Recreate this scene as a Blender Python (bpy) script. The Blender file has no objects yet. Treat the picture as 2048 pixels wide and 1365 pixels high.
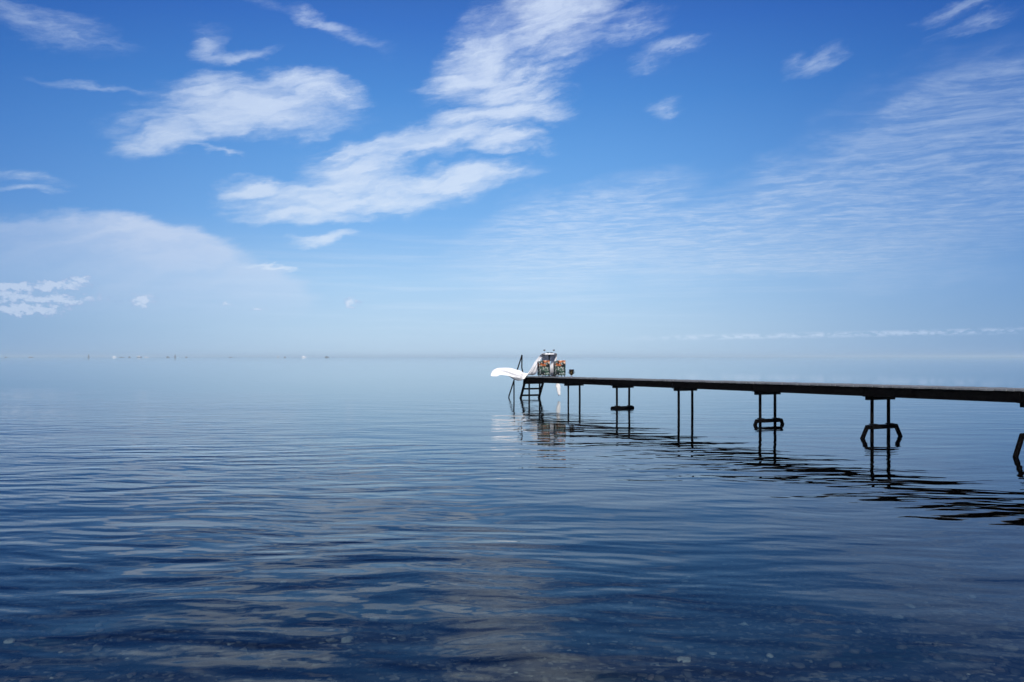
import bpy, bmesh, math, random
from mathutils import Vector, Matrix, noise as mnoise

random.seed(7)
SC = bpy.context.scene
COL = SC.collection
R = math.radians
F, HZ, CX, EYE = 1600.0, 714.5, 1024.0, 1.75     # focal length and horizon row in photo pixels, eye height in m

# ------------------------------------------------------------------ camera
cam_d = bpy.data.cameras.new('camera')
cam = bpy.data.objects.new('camera', cam_d)
COL.objects.link(cam)
cam.location = (0, 0, EYE)
cam.rotation_euler = (R(90), 0, 0)
cam_d.sensor_width = 36.0
cam_d.lens = F / 2048 * 36.0
cam_d.shift_y = (HZ - 682.5) / 2048
cam_d.clip_start = 0.1
cam_d.clip_end = 60000
SC.camera = cam
SC.view_settings.view_transform = 'Standard'
SC.view_settings.look = 'None'
SC.view_settings.exposure = 0.0
SC.view_settings.gamma = 1.0
SC.cycles.max_bounces = 12
SC.cycles.transparent_max_bounces = 16
SC.cycles.sample_clamp_indirect = 6.0

SUN_EL, SUN_AZ = 43.0, 188.0                      # sun high behind the viewer


# ------------------------------------------------------------------ node helper
class NT:
    def __init__(self, tree):
        self.t = tree
        self.n, self.l = tree.nodes, tree.links

    def new(self, typ, **kw):
        nd = self.n.new(typ)
        for k, v in kw.items():
            setattr(nd, k, v)
        return nd

    def put(self, sock, v):
        if isinstance(v, bpy.types.NodeSocket):
            self.l.new(v, sock)
        elif v is not None:
            sock.default_value = v

    def math(self, op, a, b=None, c=None, clamp=False):
        nd = self.new('ShaderNodeMath', operation=op, use_clamp=clamp)
        self.put(nd.inputs[0], a)
        self.put(nd.inputs[1], b)
        self.put(nd.inputs[2], c)
        return nd.outputs[0]

    def vmath(self, op, a, b=None, scale=None):
        nd = self.new('ShaderNodeVectorMath', operation=op)
        self.put(nd.inputs[0], a)
        self.put(nd.inputs[1], b)
        if scale is not None:
            self.put(nd.inputs[3], scale)
        return nd.outputs[1] if op in ('LENGTH', 'DOT_PRODUCT', 'DISTANCE') else nd.outputs[0]

    def comb(self, x, y, z=0.0):
        nd = self.new('ShaderNodeCombineXYZ')
        for i, v in enumerate((x, y, z)):
            self.put(nd.inputs[i], v)
        return nd.outputs[0]

    def sep(self, v):
        nd = self.new('ShaderNodeSeparateXYZ')
        self.put(nd.inputs[0], v)
        return nd.outputs

    def mapping(self, v, loc=(0, 0, 0), rot=(0, 0, 0), scale=(1, 1, 1), typ='POINT'):
        if typ == 'POINT' and any(rot):            # turn first, then stretch along the turned axes
            typ, scale = 'TEXTURE', tuple(1.0 / q for q in scale)
        nd = self.new('ShaderNodeMapping', vector_type=typ)
        self.put(nd.inputs[0], v)
        nd.inputs[1].default_value = loc
        nd.inputs[2].default_value = rot
        nd.inputs[3].default_value = scale
        return nd.outputs[0]

    def noise(self, v, scale=1.0, detail=2.0, rough=0.5, lac=2.0, dist=0.0, dim='3D', color=False):
        nd = self.new('ShaderNodeTexNoise', noise_dimensions=dim)
        self.put(nd.inputs['Vector'], v)
        nd.inputs['Scale'].default_value = scale
        nd.inputs['Detail'].default_value = detail
        nd.inputs['Roughness'].default_value = rough
        nd.inputs['Lacunarity'].default_value = lac
        nd.inputs['Distortion'].default_value = dist
        return nd.outputs['Color' if color else 'Fac']

    def smooth(self, v, lo, hi, a=0.0, b=1.0, typ='SMOOTHSTEP'):
        nd = self.new('ShaderNodeMapRange', interpolation_type=typ)
        self.put(nd.inputs['Value'], v)
        self.put(nd.inputs['From Min'], lo)
        self.put(nd.inputs['From Max'], hi)
        self.put(nd.inputs['To Min'], a)
        self.put(nd.inputs['To Max'], b)
        return nd.outputs[0]

    def mix(self, f, a, b, blend='MIX'):
        nd = self.new('ShaderNodeMix', data_type='RGBA', blend_type=blend)
        self.put(nd.inputs[0], f)
        self.put(nd.inputs[6], a if isinstance(a, bpy.types.NodeSocket) else (*a[:3], 1))
        self.put(nd.inputs[7], b if isinstance(b, bpy.types.NodeSocket) else (*b[:3], 1))
        return nd.outputs[2]

    def ramp(self, f, stops, interp='LINEAR'):
        nd = self.new('ShaderNodeValToRGB')
        cr = nd.color_ramp
        cr.interpolation = interp
        while len(cr.elements) < len(stops):
            cr.elements.new(0.5)
        for e, (p, c) in zip(cr.elements, stops):
            e.position = p
            e.color = (*c[:3], 1)
        self.put(nd.inputs[0], f)
        return nd.outputs[0]


def lin(r, g, b):
    f = lambda v: (v / 12.92 if v <= 0.04045 else ((v + 0.055) / 1.055) ** 2.4)
    return tuple(f(c / 255) for c in (r, g, b))


# ------------------------------------------------------------------ sky
world = bpy.data.worlds.new('World')
SC.world = world
world.use_nodes = True
w = NT(world.node_tree)
w.n.clear()
sky = w.new('ShaderNodeTexSky', sky_type='NISHITA')
sky.sun_disc = False
sky.sun_elevation = R(SUN_EL)
sky.sun_rotation = R(SUN_AZ)
sky.air_density = 1.0
sky.dust_density = 0.6
sky.ozone_density = 3.0
nish = w.vmath('SCALE', sky.outputs[0], scale=0.09)

tc = w.new('ShaderNodeTexCoord')
d = tc.outputs['Generated']
dx, dy, dz = w.sep(d)
az = w.math('ARCTAN2', dx, dy)                    # azimuth from straight ahead, radians
el = w.math('ARCSINE', w.math('MINIMUM', w.math('MAXIMUM', dz, -1.0), 1.0))

# clear sky: deepening from the pale horizon to the zenith
elf = w.math('DIVIDE', w.math('MAXIMUM', el, 0.0), R(90))
clear = w.ramp(elf, [
    (0.000, lin(184, 213, 240)),
    (0.025, lin(180, 213, 243)),
    (0.060, lin(165, 207, 247)),
    (0.105, lin(122, 181, 242)),
    (0.155, lin(98, 162, 232)),
    (0.200, lin(74, 141, 219)),
    (0.250, lin(54, 115, 203)),
    (0.330, lin(30, 70, 152)),
    (0.550, lin(22, 54, 128)),
    (1.000, lin(20, 48, 120)),
])
base = w.mix(0.12, clear, nish)
# lens vignette painted into the sky colour: dimmer to either side of straight ahead
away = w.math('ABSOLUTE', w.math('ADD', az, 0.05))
side_fade = w.smooth(away, 0.10, 0.85, 1.0, 0.50)
vignette = w.mix(w.smooth(away, 0.08, 0.76), (1, 1, 1), (0.40, 0.52, 0.70))
base = w.mix(1.0, base, vignette, 'MULTIPLY')

# ---- clouds, laid out by azimuth / elevation
p0 = w.comb(az, el, 0.0)
n_big = w.noise(w.mapping(p0, scale=(5.0, 9.0, 1)), 1.0, 3.0, 0.55, color=True)
n_med = w.noise(w.mapping(p0, rot=(0, 0, R(12)), scale=(14.0, 36.0, 1)), 1.0, 6.0, 0.64, color=True)
off = w.vmath('ADD', w.vmath('SCALE', w.vmath('SUBTRACT', n_big, (0.5, 0.5, 0.5)), scale=0.080),
              w.vmath('SCALE', w.vmath('MULTIPLY', w.vmath('SUBTRACT', n_med, (0.5, 0.5, 0.5)), (1.0, 0.6, 0)), scale=0.062))
off = w.vmath('MULTIPLY', off, (1, 1, 0))
pw = w.vmath('ADD', p0, off)
fine = w.noise(w.mapping(p0, rot=(0, 0, R(10)), scale=(26.0, 95.0, 1)), 1.0, 6.0, 0.66)
wisp = w.noise(w.mapping(pw, rot=(0, 0, R(12)), scale=(10.0, 70.0, 1)), 1.0, 6.0, 0.6)
puff = w.noise(w.mapping(p0, scale=(110.0, 170.0, 1)), 1.0, 5.0, 0.65)


def azel(px, py):
    u, v = (px - CX) / F, (HZ - py) / F
    return math.atan(u), math.atan(v * math.cos(math.atan(u)))


def blob(px, py, rx, ry, rot=0.0, src=None, soft=1.0):
    """1 at the middle of an ellipse of sky, 0 at its rim; rot in degrees, positive = rising to the right"""
    a, e = azel(px, py)
    m = w.mapping(src if src is not None else pw, loc=(a, e, 0), rot=(0, 0, R(rot)), scale=(rx / F, ry / F, 1), typ='TEXTURE')
    return w.smooth(w.vmath('LENGTH', m), 1.25, 1.25 - 1.25 * soft, typ='LINEAR')


def union(lst):
    out = lst[0]
    for b in lst[1:]:
        out = w.math('MAXIMUM', out, b)
    return out


soft_clouds = union([
    blob(510, 205, 200, 62, 3), blob(345, 262, 105, 34, 18), blob(630, 172, 120, 34, -4), blob(420, 185, 110, 50, 15), blob(440, 232, 185, 44, 10), blob(560, 215, 170, 50, 4),
    blob(1110, 35, 140, 70, 22), blob(950, 118, 125, 62, 30), blob(1000, 165, 110, 55, 10),
    blob(985, 238, 160, 36, 10), blob(850, 290, 220, 38, 8), blob(710, 345, 120, 45, 12),
    blob(640, 405, 185, 42, 2), blob(900, 366, 175, 30, 7), blob(505, 382, 72, 30, 0), blob(600, 440, 130, 26, 3),
    blob(630, 496, 70, 14, 8), blob(1010, 290, 100, 30, 8), blob(1040, 225, 110, 34, 6), blob(770, 395, 160, 42, 6), blob(700, 370, 120, 40, 14), blob(540, 535, 60, 6, 0), blob(1110, 40, 100, 90, 0),
])
cov_soft = w.smooth(w.math('ADD', w.math('MULTIPLY', soft_clouds, 1.0),
                           w.math('ADD', w.math('MULTIPLY', w.math('SUBTRACT', fine, 0.5), 0.60),
                                  w.math('MULTIPLY', w.math('SUBTRACT', wisp, 0.5), 0.55))), 0.04, 0.88, 0.0, 0.91)
cov_soft = w.math('MULTIPLY', cov_soft, w.smooth(wisp, 0.30, 0.60, 0.72, 1.0))
cov_soft = w.math('MULTIPLY', cov_soft, w.smooth(soft_clouds, 0.0, 0.30))

thin_clouds = union([
    blob(425, 78, 48, 36, 40), blob(480, 95, 80, 16, 10), blob(650, 42, 130, 20, -14), blob(1340, 100, 95, 22, 14),
    blob(1330, 212, 44, 26, 20), blob(1260, 60, 90, 40, 10),
    blob(1640, 128, 62, 20, 14), blob(90, 45, 140, 34, 5), blob(55, 368, 90, 18, -4), blob(60, 398, 80, 8, 0),
    blob(200, 155, 110, 10, 3), blob(1930, 45, 100, 18, 16), blob(1900, 10, 90, 16, 14),
    blob(1080, 175, 90, 60, 0), blob(420, 302, 60, 6, 0), blob(700, 300, 120, 22, 8),
])
cov_thin = w.smooth(w.math('ADD', w.math('MULTIPLY', thin_clouds, 0.9),
                           w.math('ADD', w.math('MULTIPLY', w.math('SUBTRACT', wisp, 0.5), 0.7),
                                  w.math('MULTIPLY', w.math('SUBTRACT', fine, 0.5), 0.35))), 0.10, 1.15, 0.0, 0.66)
cov_thin = w.math('MULTIPLY', cov_thin, w.smooth(w.math('ADD', w.math('MULTIPLY', wisp, 0.5), w.math('MULTIPLY', fine, 0.5)), 0.36, 0.58, 0.35, 1.0))
cov_thin = w.math('MULTIPLY', cov_thin, w.smooth(thin_clouds, 0.0, 0.25))

# broad bank low on the left: crisp above, dissolving into haze below
pb = w.vmath('ADD', p0, w.vmath('SCALE', off, scale=0.8))
bank = union([blob(240, 545, 235, 82, 0, pb), blob(40, 570, 220, 90, 0, pb), blob(290, 530, 180, 60, 0, pb),
              blob(380, 585, 210, 64, 0, pb)])
cov_bank = w.smooth(w.math('ADD', bank, w.math('MULTIPLY', w.math('SUBTRACT', fine, 0.5), 0.18)), 0.04, 0.26, 0.0, 0.88)
cov_bank = w.math('MULTIPLY', cov_bank, w.smooth(el, azel(0, 650)[1], azel(300, 450)[1], 0.0, 1.0, typ='LINEAR'))
cov_bank = w.math('MULTIPLY', cov_bank, w.smooth(w.math('ADD', w.math('MULTIPLY', wisp, 0.6), w.math('MULTIPLY', w.sep(n_big)[0], 0.4)), 0.34, 0.6, 0.62, 1.0))
cov_bank = w.math('MULTIPLY', cov_bank, w.smooth(az, azel(0, 500)[0], azel(260, 500)[0], 0.55, 1.0))

# small crisp cumulus near the horizon
pc = w.vmath('ADD', p0, w.vmath('MULTIPLY', w.vmath('SUBTRACT', w.noise(w.mapping(p0, scale=(45, 60, 1)), 1.0, 4.0, 0.6, color=True),
                                                    (0.5, 0.5, 0.5)), (0.034, 0.020, 0)))
pc = w.vmath('ADD', pc, w.vmath('MULTIPLY', w.vmath('SUBTRACT', w.noise(w.mapping(p0, scale=(130, 190, 1)), 1.0, 4.0, 0.65, color=True),
                                                    (0.5, 0.5, 0.5)), (0.018, 0.013, 0)))
cum = union([blob(287, 603, 24, 14, 0, pc), blob(703, 607, 21, 12, 0, pc), blob(160, 563, 20, 11, 0, pc),
             blob(20, 575, 40, 12, 0, pc), blob(110, 572, 60, 10, 0, pc), blob(85, 598, 110, 12, 0, pc), blob(40, 620, 90, 11, 0, pc),
             blob(150, 600, 24, 7, 0, pc), blob(450, 612, 14, 4, 0, pc), blob(515, 617, 14, 3, 0, pc)])
cov_cum = w.smooth(w.math('ADD', cum, w.math('MULTIPLY', w.math('SUBTRACT', puff, 0.5), 2.4)), 0.14, 0.75, 0.0, 0.80)
cov_cum = w.math('MULTIPLY', cov_cum, w.smooth(cum, 0.0, 0.15))

# line of far clouds on the right-hand horizon
hz_e = w.math('ADD', azel(1750, 668)[1], w.math('MULTIPLY', w.math('SUBTRACT', az, azel(1750, 668)[0]), 0.012))
hz_d = w.math('ABSOLUTE', w.math('SUBTRACT', el, hz_e))
hz_n = w.noise(w.mapping(p0, scale=(70, 160, 1)), 1.0, 4.0, 0.65)
cov_hz = w.math('MULTIPLY', w.smooth(hz_d, 0.0050, 0.0), w.smooth(hz_n, 0.40, 0.60, 0.0, 0.9))
cov_hz = w.math('MULTIPLY', cov_hz, w.smooth(az, azel(1180, 668)[0], azel(1500, 668)[0]))

# rippled high cloud sheet on the right, seen in perspective on a flat layer
zs = w.math('MAXIMUM', dz, 0.02)
lay = w.comb(w.math('DIVIDE', dx, zs), w.math('DIVIDE', dy, zs), 0.0)
lw = w.vmath('ADD', lay, w.vmath('SCALE', w.vmath('SUBTRACT', w.noise(lay, 1.1, 3.0, 0.55, color=True), (0.5, 0.5, 0.5)), scale=0.55))
rip1 = w.noise(w.mapping(lw, rot=(0, 0, R(-26)), scale=(2.9, 5.2, 1)), 1.0, 5.0, 0.66)
rip2 = w.noise(w.mapping(lw, rot=(0, 0, R(-8)), scale=(8.5, 11.0, 1)), 1.0, 5.0, 0.66)
rip = w.math('ADD', w.math('MULTIPLY', rip1, 0.62), w.math('MULTIPLY', rip2, 0.38))
sheet = union([blob(1950, 330, 330, 190, 12, pw, 0.8), blob(1650, 400, 480, 110, 14, pw, 0.8), blob(1350, 470, 470, 80, 10, pw, 0.9),
               blob(1900, 200, 260, 60, 16, pw), blob(1680, 505, 420, 34, 6, pw), blob(1180, 430, 260, 70, 12, pw, 0.9)])
patch = w.noise(w.mapping(p0, rot=(0, 0, R(12)), scale=(4, 12, 1)), 1.0, 3.0, 0.55)
cov_rip = w.math('MULTIPLY', w.smooth(rip, 0.38, 0.68, 0.14, 0.60), w.smooth(w.math('ADD', sheet, w.math('MULTIPLY', w.math('SUBTRACT', patch, 0.5), 1.0)), 0.02, 0.75))
cov_rip = w.math('MULTIPLY', cov_rip, w.smooth(sheet, 0.0, 0.2))
# faint level streaks low in the middle
stk = w.noise(w.mapping(p0, scale=(5, 110, 1)), 1.0, 4.0, 0.6)
cov_stk = w.math('MULTIPLY', w.smooth(stk, 0.42, 0.72, 0.06, 0.42),
                 blob(1100, 560, 760, 125, 3, p0, 1.0))

alpha = w.math('SUBTRACT', 1.0, cov_soft)
for c in (cov_thin, cov_rip, cov_hz, cov_stk):
    alpha = w.math('MULTIPLY', alpha, w.math('SUBTRACT', 1.0, c))
cloud_a = w.math('SUBTRACT', 1.0, alpha)
white = w.mix(w.smooth(el, 0.02, 0.42), lin(212, 230, 251), lin(203, 219, 247))
white = w.mix(w.math('MULTIPLY', w.smooth(fine, 0.35, 0.7), 0.35), white, lin(220, 234, 252))
shade = w.mix(1.0, white, w.mix(0.72, (1, 1, 1), vignette), 'MULTIPLY')
bankc = w.mix(1.0, lin(210, 223, 245), w.mix(0.36, (1, 1, 1), vignette), 'MULTIPLY')
skyc = w.mix(cov_bank, base, bankc)
skyc = w.mix(cloud_a, skyc, shade)
cumc = w.mix(w.smooth(w.math('ADD', cum, w.math('MULTIPLY', puff, 0.8)), 0.5, 1.1), lin(158, 183, 224), lin(214, 228, 249))
skyc = w.mix(cov_cum, skyc, w.mix(1.0, cumc, w.mix(0.5, (1, 1, 1), vignette), 'MULTIPLY'))

bg = w.new('ShaderNodeBackground')
w.put(bg.inputs[0], skyc)
bg.inputs[1].default_value = 1.0
wo = w.new('ShaderNodeOutputWorld')
w.l.new(bg.outputs[0], wo.inputs[0])
world.cycles.sampling_method = 'MANUAL'
world.cycles.sample_map_resolution = 1024

# ------------------------------------------------------------------ sun
sd = bpy.data.lights.new('sun', 'SUN')
sd.energy = 5.0
sd.angle = R(0.5)
sd.color = (1.0, 0.95, 0.88)
so = bpy.data.objects.new('sun', sd)
COL.objects.link(so)
sdir = Vector((math.sin(R(SUN_AZ)) * math.cos(R(SUN_EL)), math.cos(R(SUN_AZ)) * math.cos(R(SUN_EL)), math.sin(R(SUN_EL))))
so.rotation_euler = (-sdir).to_track_quat('-Z', 'Y').to_euler()
so.location = (0, 20, 30)


# ------------------------------------------------------------------ mesh helpers
def link(name, me, mats=(), parent=None):
    o = bpy.data.objects.new(name, me)
    COL.objects.link(o)
    for m in mats if isinstance(mats, (list, tuple)) else (mats,):
        me.materials.append(m)
    if parent:
        o.parent = parent
    return o


def from_bm(name, bm, mat, parent=None, smooth=False):
    me = bpy.data.meshes.new(name)
    bmesh.ops.recalc_face_normals(bm, faces=bm.faces[:])
    if smooth:
        for f in bm.faces:
            f.smooth = True
    bm.to_mesh(me)
    bm.free()
    return link(name, me, mat, parent)


def empty(name, loc=(0, 0, 0), rz=0.0, parent=None):
    o = bpy.data.objects.new(name, None)
    o.empty_display_size = 0.2
    COL.objects.link(o)
    o.location = loc
    o.rotation_euler = (0, 0, rz)
    if parent:
        o.parent = parent
    return o


def tag(o, label=None, cat=None, group=None, kind=None):
    if label:
        o['label'] = label
    if cat:
        o['category'] = cat
    if group:
        o['group'] = group
    if kind:
        o['kind'] = kind
    return o


def beam(bm, a, b, wd, ht, up=Vector((0, 0, 1)), bevel=0.0):
    """a squared timber from a to b, wd across and ht along 'up'"""
    a, b = Vector(a), Vector(b)
    ax = (b - a).normalized()
    side = ax.cross(up)
    if side.length < 1e-4:
        side = ax.cross(Vector((1, 0, 0)))
    side.normalize()
    u2 = side.cross(ax).normalized()
    vs = []
    for p in (a, b):
        for s, t in ((-1, -1), (1, -1), (1, 1), (-1, 1)):
            vs.append(bm.verts.new(p + side * (s * wd / 2) + u2 * (t * ht / 2)))
    fs = [(0, 1, 2, 3), (7, 6, 5, 4), (0, 4, 5, 1), (1, 5, 6, 2), (2, 6, 7, 3), (3, 7, 4, 0)]
    faces = [bm.faces.new([vs[i] for i in f]) for f in fs]
    if bevel:
        es = list({e for f in faces for e in f.edges})
        bmesh.ops.bevel(bm, geom=es, offset=bevel, segments=1, affect='EDGES')


def tube(bm, pts, r, seg=10, cap=True):
    pts = [Vector(p) for p in pts]
    rr = r if isinstance(r, (list, tuple)) else [r] * len(pts)
    rings = []
    for i, p in enumerate(pts):
        t = (pts[min(i + 1, len(pts) - 1)] - pts[max(i - 1, 0)]).normalized()
        s = t.cross(Vector((0, 0, 1)))
        if s.length < 1e-3:
            s = t.cross(Vector((0, 1, 0)))
        s.normalize()
        q = s.cross(t)
        rings.append([bm.verts.new(p + (s * math.cos(2 * math.pi * k / seg) + q * math.sin(2 * math.pi * k / seg)) * rr[i]) for k in range(seg)])
    for i in range(len(rings) - 1):
        for k in range(seg):
            bm.faces.new((rings[i][k], rings[i][(k + 1) % seg], rings[i + 1][(k + 1) % seg], rings[i + 1][k]))
    if cap:
        bm.faces.new(rings[0][::-1])
        bm.faces.new(rings[-1])


def lathe(bm, prof, seg=28, c=(0, 0, 0)):
    c = Vector(c)
    rings = []
    for r, z in prof:
        if r < 1e-5:
            rings.append([bm.verts.new(c + Vector((0, 0, z)))])
        else:
            rings.append([bm.verts.new(c + Vector((r * math.cos(2 * math.pi * k / seg), r * math.sin(2 * math.pi * k / seg), z))) for k in range(seg)])
    for a, b in zip(rings, rings[1:]):
        for k in range(seg):
            k2 = (k + 1) % seg
            if len(a) == 1 and len(b) == 1:
                continue
            if len(a) == 1:
                bm.faces.new((a[0], b[k2], b[k]))
            elif len(b) == 1:
                bm.faces.new((a[k], a[k2], b[0]))
            else:
                bm.faces.new((a[k], a[k2], b[k2], b[k]))


# ------------------------------------------------------------------ materials
def mat(name):
    m = bpy.data.materials.new(name)
    m.use_nodes = True
    t = NT(m.node_tree)
    t.n.clear()
    out = t.new('ShaderNodeOutputMaterial')
    return m, t, out


def principled(t, out, color, rough=0.6, metal=0.0, spec=0.5, normal=None, **kw):
    p = t.new('ShaderNodeBsdfPrincipled')
    t.put(p.inputs['Base Color'], color if isinstance(color, bpy.types.NodeSocket) else (*color[:3], 1))
    t.put(p.inputs['Roughness'], rough)
    p.inputs['Metallic'].default_value = metal
    p.inputs['Specular IOR Level'].default_value = spec
    if normal is not None:
        t.l.new(normal, p.inputs['Normal'])
    for k, v in kw.items():
        t.put(p.inputs[k], v)
    t.l.new(p.outputs[0], out.inputs[0])
    return p


def bump(t, h, strength=1.0, dist=1.0):
    b = t.new('ShaderNodeBump')
    b.inputs['Strength'].default_value = strength
    b.inputs['Distance'].default_value = dist
    t.put(b.inputs['Height'], h)
    return b.outputs[0]


def wood(name, c1, c2, rough=0.75, stretch=(3, 3, 3), spec=0.3):
    m, t, out = mat(name)
    co = t.new('ShaderNodeTexCoord').outputs['Object']
    g = t.noise(t.mapping(co, scale=stretch), 6.0, 5.0, 0.65)
    blot = t.noise(co, 2.3, 3.0, 0.5)
    c = t.mix(t.smooth(t.math('ADD', t.math('MULTIPLY', g, 0.7), t.math('MULTIPLY', blot, 0.3)), 0.32, 0.68), c1, c2)
    principled(t, out, c, rough, spec=spec, normal=bump(t, g, 0.5, 0.004))
    return m


M = {}
def tarred(name, stretch):
    m, t, out = mat(name)
    co = t.new('ShaderNodeTexCoord').outputs['Object']
    g = t.noise(t.mapping(co, scale=stretch), 6.0, 5.0, 0.65)
    df = t.new('ShaderNodeBsdfDiffuse')
    t.put(df.inputs[0], t.mix(t.smooth(g, 0.35, 0.65), (0.0015, 0.0015, 0.002), (0.0055, 0.005, 0.005)))
    t.l.new(bump(t, g, 0.5, 0.004), df.inputs['Normal'])
    t.l.new(df.outputs[0], out.inputs[0])
    return m


M['tarred'] = tarred('tarred_timber', (3, 3, 3))
M['deck'] = wood('weathered_planks', (0.10, 0.11, 0.12), (0.22, 0.23, 0.24), 0.7)
M['post'] = tarred('dark_post', (8, 8, 1.5))

m, t, out = mat('black_steel')
principled(t, out, (0.005, 0.005, 0.006), 0.5, 0.0, 0.1)
M['steel'] = m

# white cotton: reflects and lets light through
m, t, out = mat('white_cotton')
co = t.new('ShaderNodeTexCoord').outputs['Object']
crease = t.noise(co, 9.0, 4.0, 0.6)
nb = bump(t, crease, 0.35, 0.03)
df = t.new('ShaderNodeBsdfDiffuse')
df.inputs[0].default_value = (0.93, 0.93, 0.94, 1)
t.l.new(nb, df.inputs['Normal'])
tl = t.new('ShaderNodeBsdfTranslucent')
tl.inputs[0].default_value = (0.80, 0.80, 0.83, 1)
t.l.new(nb, tl.inputs['Normal'])
mx = t.new('ShaderNodeMixShader')
mx.inputs[0].default_value = 0.20
t.l.new(df.outputs[0], mx.inputs[1])
t.l.new(tl.outputs[0], mx.inputs[2])
t.l.new(mx.outputs[0], out.inputs[0])
M['cotton'] = m

# botanical print upholstery: leaves in cream and green on black, big orange blooms near the top
m, t, out = mat('botanical_print')
co = t.new('ShaderNodeTexCoord').outputs['Object']
cw = t.vmath('ADD', co, t.vmath('SCALE', t.vmath('SUBTRACT', t.noise(co, 7.0, 2.0, 0.5, color=True), (0.5, 0.5, 0.5)), scale=0.12))


def leaf_layer(t, src, scale, rot, lo, hi, str_=(1.0, 1.0, 0.35)):
    v = t.new('ShaderNodeTexVoronoi', feature='F1')
    t.put(v.inputs['Vector'], t.mapping(src, rot=rot, scale=str_))
    v.inputs['Scale'].default_value = scale * 1.35
    return t.smooth(v.outputs['Distance'], hi, lo), v.outputs['Color']


l1, _ = leaf_layer(t, cw, 11.0, (0.2, 0.7, 0.0), 0.34, 0.40)
l2, _ = leaf_layer(t, cw, 13.0, (0.5, -0.8, 0.4), 0.31, 0.35)
l3, _ = leaf_layer(t, cw, 9.0, (-0.3, 0.4, 0.9), 0.25, 0.30)
cc = t.mix(l3, (0.008, 0.012, 0.014), (0.035, 0.12, 0.07))
cc = t.mix(l1, cc, (0.035, 0.10, 0.07))
cc = t.mix(l2, cc, (0.62, 0.64, 0.60))
z = t.sep(co)[2]
fl = t.new('ShaderNodeTexVoronoi', feature='F1')
t.put(fl.inputs['Vector'], t.vmath('ADD', cw, (0.03, 0.02, 0.05)))
fl.inputs['Scale'].default_value = 5.2
flm = t.math('MULTIPLY', t.smooth(fl.outputs['Distance'], 0.58, 0.50), t.smooth(z, 0.40, 0.47))
petal = t.noise(co, 26.0, 3.0, 0.6)
flc = t.mix(t.smooth(petal, 0.38, 0.62), (0.20, 0.04, 0.012), (0.55, 0.17, 0.06))
flc = t.mix(t.smooth(t.noise(co, 9.0, 1.0), 0.55, 0.62), flc, (0.75, 0.55, 0.38))
cc = t.mix(flm, cc, flc)
principled(t, out, cc, 0.85, spec=0.2)
M['print'] = m

m, t, out = mat('dark_velvet')
principled(t, out, (0.012, 0.018, 0.03), 0.9, spec=0.2)
M['velvet'] = m

m, t, out = mat('aged_bronze')
co = t.new('ShaderNodeTexCoord').outputs['Object']
principled(t, out, t.mix(t.noise(co, 18.0, 3.0), (0.05, 0.035, 0.018), (0.16, 0.10, 0.04)), 0.22, 1.0)
M['bronze'] = m
m, t, out = mat('polished_silver')
principled(t, out, (0.85, 0.85, 0.86), 0.2, 1.0)
M['silver'] = m
m, t, out = mat('clear_glass')
g = t.new('ShaderNodeBsdfGlass')
g.inputs['Roughness'].default_value = 0.02
g.inputs['IOR'].default_value = 1.45
t.l.new(g.outputs[0], out.inputs[0])
M['glass'] = m
m, t, out = mat('amber_drink')
principled(t, out, (0.30, 0.16, 0.05), 0.15)
M['amber'] = m
m, t, out = mat('teal_stoneware')
principled(t, out, (0.012, 0.05, 0.06), 0.3)
M['teal'] = m
m, t, out = mat('white_hull')
principled(t, out, (0.75, 0.77, 0.80), 0.4)
M['hull_white'] = m
m, t, out = mat('grey_hull')
principled(t, out, (0.13, 0.15, 0.18), 0.6)
M['hull_grey'] = m
m, t, out = mat('sail_cloth')
principled(t, out, (0.6, 0.62, 0.66), 0.8)
M['sail'] = m

# ------------------------------------------------------------------ sea bed, pebbles, water
m, t, out = mat('stony_sea_bed')
pos = t.new('ShaderNodeNewGeometry').outputs['Position']
pos2 = t.vmath('ADD', pos, t.vmath('SCALE', t.vmath('SUBTRACT', t.noise(pos, 3.0, 3.0, color=True), (0.5, 0.5, 0.5)), scale=0.12))
v1 = t.new('ShaderNodeTexVoronoi', feature='F1')
t.put(v1.inputs['Vector'], pos2)
v1.inputs['Scale'].default_value = 9.0
v2 = t.new('ShaderNodeTexVoronoi', feature='F1')
t.put(v2.inputs['Vector'], pos2)
v2.inputs['Scale'].default_value = 24.0
rnd = t.sep(v1.outputs['Color'])[0]
rnd2 = t.sep(v2.outputs['Color'])[1]
stone = t.ramp(rnd, [(0.0, (0.004, 0.005, 0.006)), (0.6, (0.011, 0.011, 0.010)), (0.88, (0.06, 0.052, 0.038)), (1.0, (0.22, 0.19, 0.13))])
grit = t.ramp(rnd2, [(0.0, (0.003, 0.004, 0.005)), (0.72, (0.016, 0.015, 0.013)), (1.0, (0.20, 0.17, 0.12))])
sm = t.smooth(v1.outputs['Distance'], 0.55, 0.35)
weed = t.noise(pos, 0.55, 4.0, 0.6)
bedc = t.mix(t.math('MULTIPLY', sm, t.smooth(rnd, 0.3, 0.5)), grit, stone)
bedc = t.mix(t.smooth(weed, 0.50, 0.66, 0.0, 0.85), bedc, (0.005, 0.030, 0.026))
principled(t, out, bedc, 0.9, normal=bump(t, t.math('SUBTRACT', 1.0, v1.outputs['Distance']), 0.8, 0.05))
M['bed'] = m


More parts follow.
